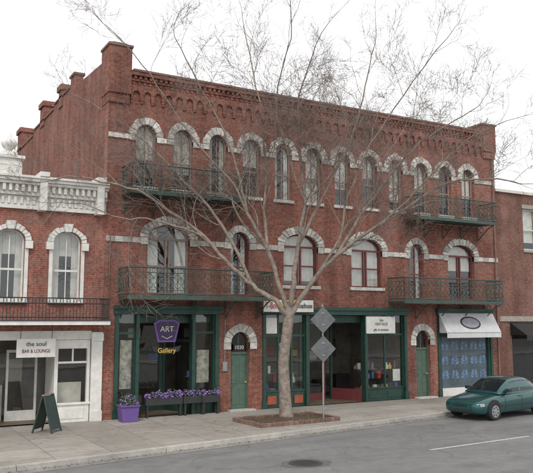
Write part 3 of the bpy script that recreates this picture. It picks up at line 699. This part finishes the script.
# ================================================================ STREET FURNITURE
S=group('diamond_road_sign',(6.65,-3.75,0),math.radians(-12))
mb=MB(); mb.tube([(0,0,-.05),(0,0,3.95)],.03,10); mb.obj('pole',GALV,S)
mb=MB()
for z,y in((2.42,-.045),(3.42,-.045)):
    r=.47; mb.prism([(0,z-r),(r,z),(0,z+r),(-r,z)],y,y+.008)
mb.obj('panels',SIGNB,S,bevel=.002)
mb=MB()
for z in(2.2,2.62,3.25,3.65): mb.box(-.06,.06,-.06,-.046,z-.02,z+.02)
mb.obj('bolts',GALV,S)
S=group('a_frame_sign',(-2.2,-1.75,0),math.radians(50))
mb=MB()
for s in(-1,1):
    mb.yz([(s*.34,0),(s*.30,0),(s*.0,1.12),(s*.04,1.12)][::s],-.33,-.27); mb.yz([(s*.34,0),(s*.30,0),(s*.0,1.12),(s*.04,1.12)][::s],.27,.33)
    mb.yz([(s*.31,.1),(s*.29,.1),(s*.03,1.08),(s*.05,1.08)][::s],-.269,.269)
mb.obj('boards',mat('board_dark',(.035,.06,.055),.6,.2),S)
mb=MB(); mb.box(-.33,.33,-.04,.04,1.121,1.15); mb.obj('top_rail',WOODF,S)
def blob_plant(mbs,cx,cy,cz,rx,ry,rz,n,size,rr):
    for k in range(n):
        a=rr.uniform(0,6.28); u=rr.uniform(-.3,1); s=math.sqrt(max(0,1-u*u)); q=rr.uniform(.55,1.05)
        c=Vector((cx+rx*s*math.cos(a)*q,cy+ry*s*math.sin(a)*q,cz+rz*u*q)); d=Vector((rr.gauss(0,1),rr.gauss(0,1),rr.gauss(0,1))).normalized(); e=d.orthogonal().normalized(); sz=size*rr.uniform(.6,1.3)
        rr.choice(mbs).quad(c-d*sz,c+e*sz*.5,c+d*sz,c-e*sz*.5)
RP=random.Random(3)
S=group('purple_planter_box',(.72,-.75,0))
mb=MB(); mb.prism([(-.26,0),(.26,0),(.32,.5),(-.32,.5)],-.24,.24); mb.box(-.34,.34,-.28,.28,.5,.56); mb.obj('box',PURPLE,S,bevel=.012)
f=MB(); l=MB(); blob_plant([f,l,l],0,0,.6,.34,.28,.32,420,.05,RP); f.obj('flowers',FLOW,S); l.obj('leaves',LEAF,S)
for cx,w,yy in ((2.2,.7,-.22),(3.35,.42,-.22),(4.0,.36,-.28)):
    S=group('flower_window_box',(cx,yy,0))
    mb=MB(); mb.box(-w,w,-.1,.1,.42,.68); 
    for x in(-w+.05,w-.11): mb.box(x,x+.06,-.08,.08,0,.419)
    mb.obj('trough',IRONB,S,bevel=.01)
    f=MB(); l=MB()
    for q in range(int(w*11)): blob_plant([f,f,f,l,l],-w+.12+q*(2*w-.2)/max(1,int(w*11)-1),RP.uniform(-.03,.03),.72+RP.uniform(-.03,.05),.14,.15,RP.uniform(.12,.26),90,.04,RP)
    f.obj('flowers',FLOW,S); l.obj('leaves',LEAF,S)
# ================================================================ CAR
K=group('parked_car',(13.75,-5.0,-.13),math.radians(7))
PAINTC,nt,b=nmat('teal_car_paint'); b.inputs['Base Color'].default_value=(.01,.075,.077,1); b.inputs['Roughness'].default_value=.28; b.inputs['Metallic'].default_value=.3; b.inputs['Coat Weight'].default_value=.8; b.inputs['Coat Roughness'].default_value=.06
CG,nt,b=nmat('car_glass'); b.inputs['Base Color'].default_value=(.015,.02,.022,1); b.inputs['Roughness'].default_value=.04
TYRE=mat('tyre_rubber',(.02,.02,.02),.85,.2); CHR=mat('alloy',(.4,.41,.42),.35,.05,5,metal=.6); TRIM=mat('car_trim',(.03,.03,.032),.5,.1)
st=[(-2.28,.5,.34,.52),(-2.22,.7,.26,.62),(-2.05,.8,.2,.69),(-1.7,.845,.18,.76),(-1.3,.86,.18,.82),(-.9,.865,.18,.88),(0,.87,.18,.92),(1.0,.87,.18,.94),(1.6,.86,.19,.955),(2.0,.83,.22,.94),(2.2,.76,.3,.86),(2.27,.62,.38,.66)]
mb=MB(); rows=[]
for x,w,bz,h in st:
    half=[(w*.86,bz),(w*.99,bz+(h-bz)*.14),(w,bz+(h-bz)*.45),(w*.985,bz+(h-bz)*.78),(w*.93,h-.02),(w*.72,h+.015),(0,h+.03)]
    ring=[(x,-y,z) for y,z in half]+[(x,y,z) for y,z in reversed(half[:-1])]
    rows.append([len(mb.v)+k for k in range(len(ring))]); mb.v+=ring
for a,c in zip(rows,rows[1:]):
    n=len(a)
    for k in range(n): mb.f.append((a[k],a[(k+1)%n],c[(k+1)%n],c[k]))
mb.f.append(tuple(rows[0][::-1])); mb.f.append(tuple(rows[-1]))
o=mb.obj('body',PAINTC,K,smooth=True); s_=o.modifiers.new('s','SUBSURF'); s_.levels=s_.render_levels=2
cs=[(-1.05,.74,.88,.72,.90),(-.8,.79,.88,.7,1.06),(-.5,.8,.88,.66,1.23),(-.2,.8,.88,.62,1.35),(.1,.8,.88,.6,1.4),(.5,.8,.89,.59,1.415),(.85,.79,.9,.58,1.395),(1.1,.78,.91,.58,1.32),(1.4,.76,.92,.6,1.14),(1.66,.72,.93,.66,.98)]
mb=MB(); rows=[]
for x,wb,zb,wt,zt in cs:
    half=[(wb,zb),(wb*.7+wt*.3,zb*.68+zt*.32),(wb*.35+wt*.65,zb*.33+zt*.67),(wt,zt-.035),(wt*.86,zt),(wt*.45,zt+.018),(0,zt+.022)]
    ring=[(x,-y,z) for y,z in half]+[(x,y,z) for y,z in reversed(half[:-1])]
    rows.append([len(mb.v)+k for k in range(len(ring))]); mb.v+=ring
for a,c in zip(rows,rows[1:]):
    for k in range(len(a)-1): mb.f.append((a[k],a[k+1],c[k+1],c[k]))
mb.f.append(tuple(rows[0][::-1])); mb.f.append(tuple(rows[-1]))
o=mb.obj('cabin',PAINTC,K,smooth=True)
def sec(x):
    for a,c in zip(cs,cs[1:]):
        if a[0]<=x<=c[0]:
            t=(x-a[0])/(c[0]-a[0]); return [a[k]*(1-t)+c[k]*t for k in range(5)]
    return list(cs[-1])
def side(x,f,s,off=.008):
    _,wb,zb,wt,zt=sec(x); return (x,s*(wb+(wt-wb)*f+off),zb+(zt-.035-zb)*f+off*.4)
mb=MB()
for s in(-1,1):
    for xa,xb,xta,xtb in((-.72,.2,-.22,.2),(.28,1.28,.28,1.02)):
        M_=8
        for k in range(M_):
            for j in range(4):
                def q(k,j):
                    f=.1+.78*j/4; g_=j/4; x0=xa+(xta-xa)*g_; x1=xb+(xtb-xb)*g_; return side(x0+(x1-x0)*k/M_,f,s)
                p=[q(k,j),q(k+1,j),q(k+1,j+1),q(k,j+1)]; mb.quad(*(p if s<0 else p[::-1]))
def scr(xa,xb,inset):
    M_=6
    for k in range(M_):
        for j in range(8):
            def q(k,j):
                x=xa+(xb-xa)*k/M_; _,wb,zb,wt,zt=sec(x); y=(-1+2*j/8)*wt*inset; a=abs(y)/wt
                return (x,y,zt+.026-(.022*a*a)-.012*max(0,a-.8)*5*.2)
            mb.quad(q(k,j),q(k,j+1),q(k+1,j+1),q(k+1,j))
scr(-.98,-.26,.86); scr(1.02,1.6,.84)
mb.obj('windows',CG,K,smooth=True)
ty=MB(); rm=MB(); ar=MB()
for x in(-1.42,1.3):
    for s in(-1,1):
        ar.disc((x,s*.70,.36),.36,(0,s,0),.172,28)
        prof_=[(.69,.24),(.69,.29),(.72,.315),(.86,.315),(.885,.29),(.885,.225)]
        ty.tube([(x,s*a,.315) for a,_ in prof_],[c for _,c in prof_],28)
        rm.disc((x,s*.86,.315),.215,(0,s,0),.03,24); rm.disc((x,s*.88,.315),.05,(0,s,0),.025,12)
tr=MB()
for x in(-1.42,1.3):
    for s in(-1,1):
        for k in range(7):
            a=(k+.5)*2*math.pi/7; c=Vector((x,s*.889,.315)); d=Vector((math.cos(a),0,math.sin(a))); tr.disc(c+d*.14,.032,(0,s,0),.004,8)
tr.obj('rim_slots',BLACK,K)
ar.obj('wheel_wells',BLACK,K); ty.obj('tyres',TYRE,K,smooth=False); rm.obj('rims',CHR,K)
mb=MB()
for s in(-1,1):
    for x in(-.78,.22,1.2): mb.box(x-.005,x+.005,min(s*.864,s*.872),max(s*.864,s*.872),.3,.82)
    mb.box(-1.0,.9,min(s*.86,s*.88),max(s*.86,s*.88),.47,.52)
    mb.box(-.72,-.56,min(s*.8,s*.98),max(s*.8,s*.98),.95,1.06)
mb.box(-2.3,-2.2,-.5,.5,.33,.4); mb.box(-2.285,-2.2,-.26,.26,.5,.56)
mb.obj('trim',TRIM,K,bevel=.01)
mb=MB()
for s in(-1,1): mb.quad((-2.24,s*.36,.5),(-2.13,s*.7,.5),(-2.1,s*.7,.6),(-2.2,s*.36,.6)); mb.quad((-2.13,s*.7,.5),(-1.93,s*.835,.52),(-1.93,s*.82,.62),(-2.1,s*.7,.6))
for v in range(len(mb.v)): x,y,z=mb.v[v]; mb.v[v]=(x-.035,y*1.01,z)
mb.obj('headlights',mat('headlamp',(.35,.37,.38),.1,.1),K)
mb=MB()
for s in(-1,1): mb.box(2.05,2.285,min(s*.5,s*.8),max(s*.5,s*.8),.66,.82)
mb.obj('tail_lights',RED,K,bevel=.02)
mb=MB()
for s in(-1,1):
    for x in(.02,1.02): mb.box(x,x+.16,min(s*.85,s*.885),max(s*.85,s*.885),.77,.8)
mb.obj('door_handles',PAINTC,K,bevel=.008)
# ================================================================ SKY, SUN, CAMERA
w=bpy.data.worlds.new('World'); sc.world=w; w.use_nodes=True; N=w.node_tree.nodes; L=w.node_tree.links
bg=N['Background']; sk=N.new('ShaderNodeTexSky'); sk.sky_type='NISHITA'; sk.sun_disc=False
el,az=math.radians(48),math.radians(215)
sk.sun_elevation=el; sk.sun_rotation=az; sk.dust_density=3; sk.air_density=1
hs_=N.new('ShaderNodeHueSaturation'); hs_.inputs['Saturation'].default_value=.2; L.new(sk.outputs[0],hs_.inputs['Color'])
mx=N.new('ShaderNodeMix'); mx.data_type='RGBA'; mx.inputs[0].default_value=.88; L.new(hs_.outputs[0],mx.inputs[6]); mx.inputs[7].default_value=(9.3,9.4,9.5,1)
L.new(mx.outputs[2],bg.inputs[0]); bg.inputs[1].default_value=.14
sd=bpy.data.lights.new('sun','SUN'); sd.energy=1.35; sd.angle=math.radians(14); sd.color=(1,.96,.9); so=bpy.data.objects.new('sun',sd); sc.collection.objects.link(so)
dirv=Vector((math.sin(az)*math.cos(el),math.cos(az)*math.cos(el),math.sin(el))); so.rotation_euler=dirv.to_track_quat('Z','Y').to_euler()
cd=bpy.data.cameras.new('camera'); cam=bpy.data.objects.new('camera',cd); sc.collection.objects.link(cam); sc.camera=cam
cd.sensor_width=36; cd.lens=48.6; cd.clip_end=3000
cam.location=(-7.49,-24.72,3.4); cam.rotation_euler=(math.radians(90+6.65),0,-math.asin(.4934))
sc.view_settings.view_transform='Standard'; sc.view_settings.look='None'; sc.view_settings.exposure=0
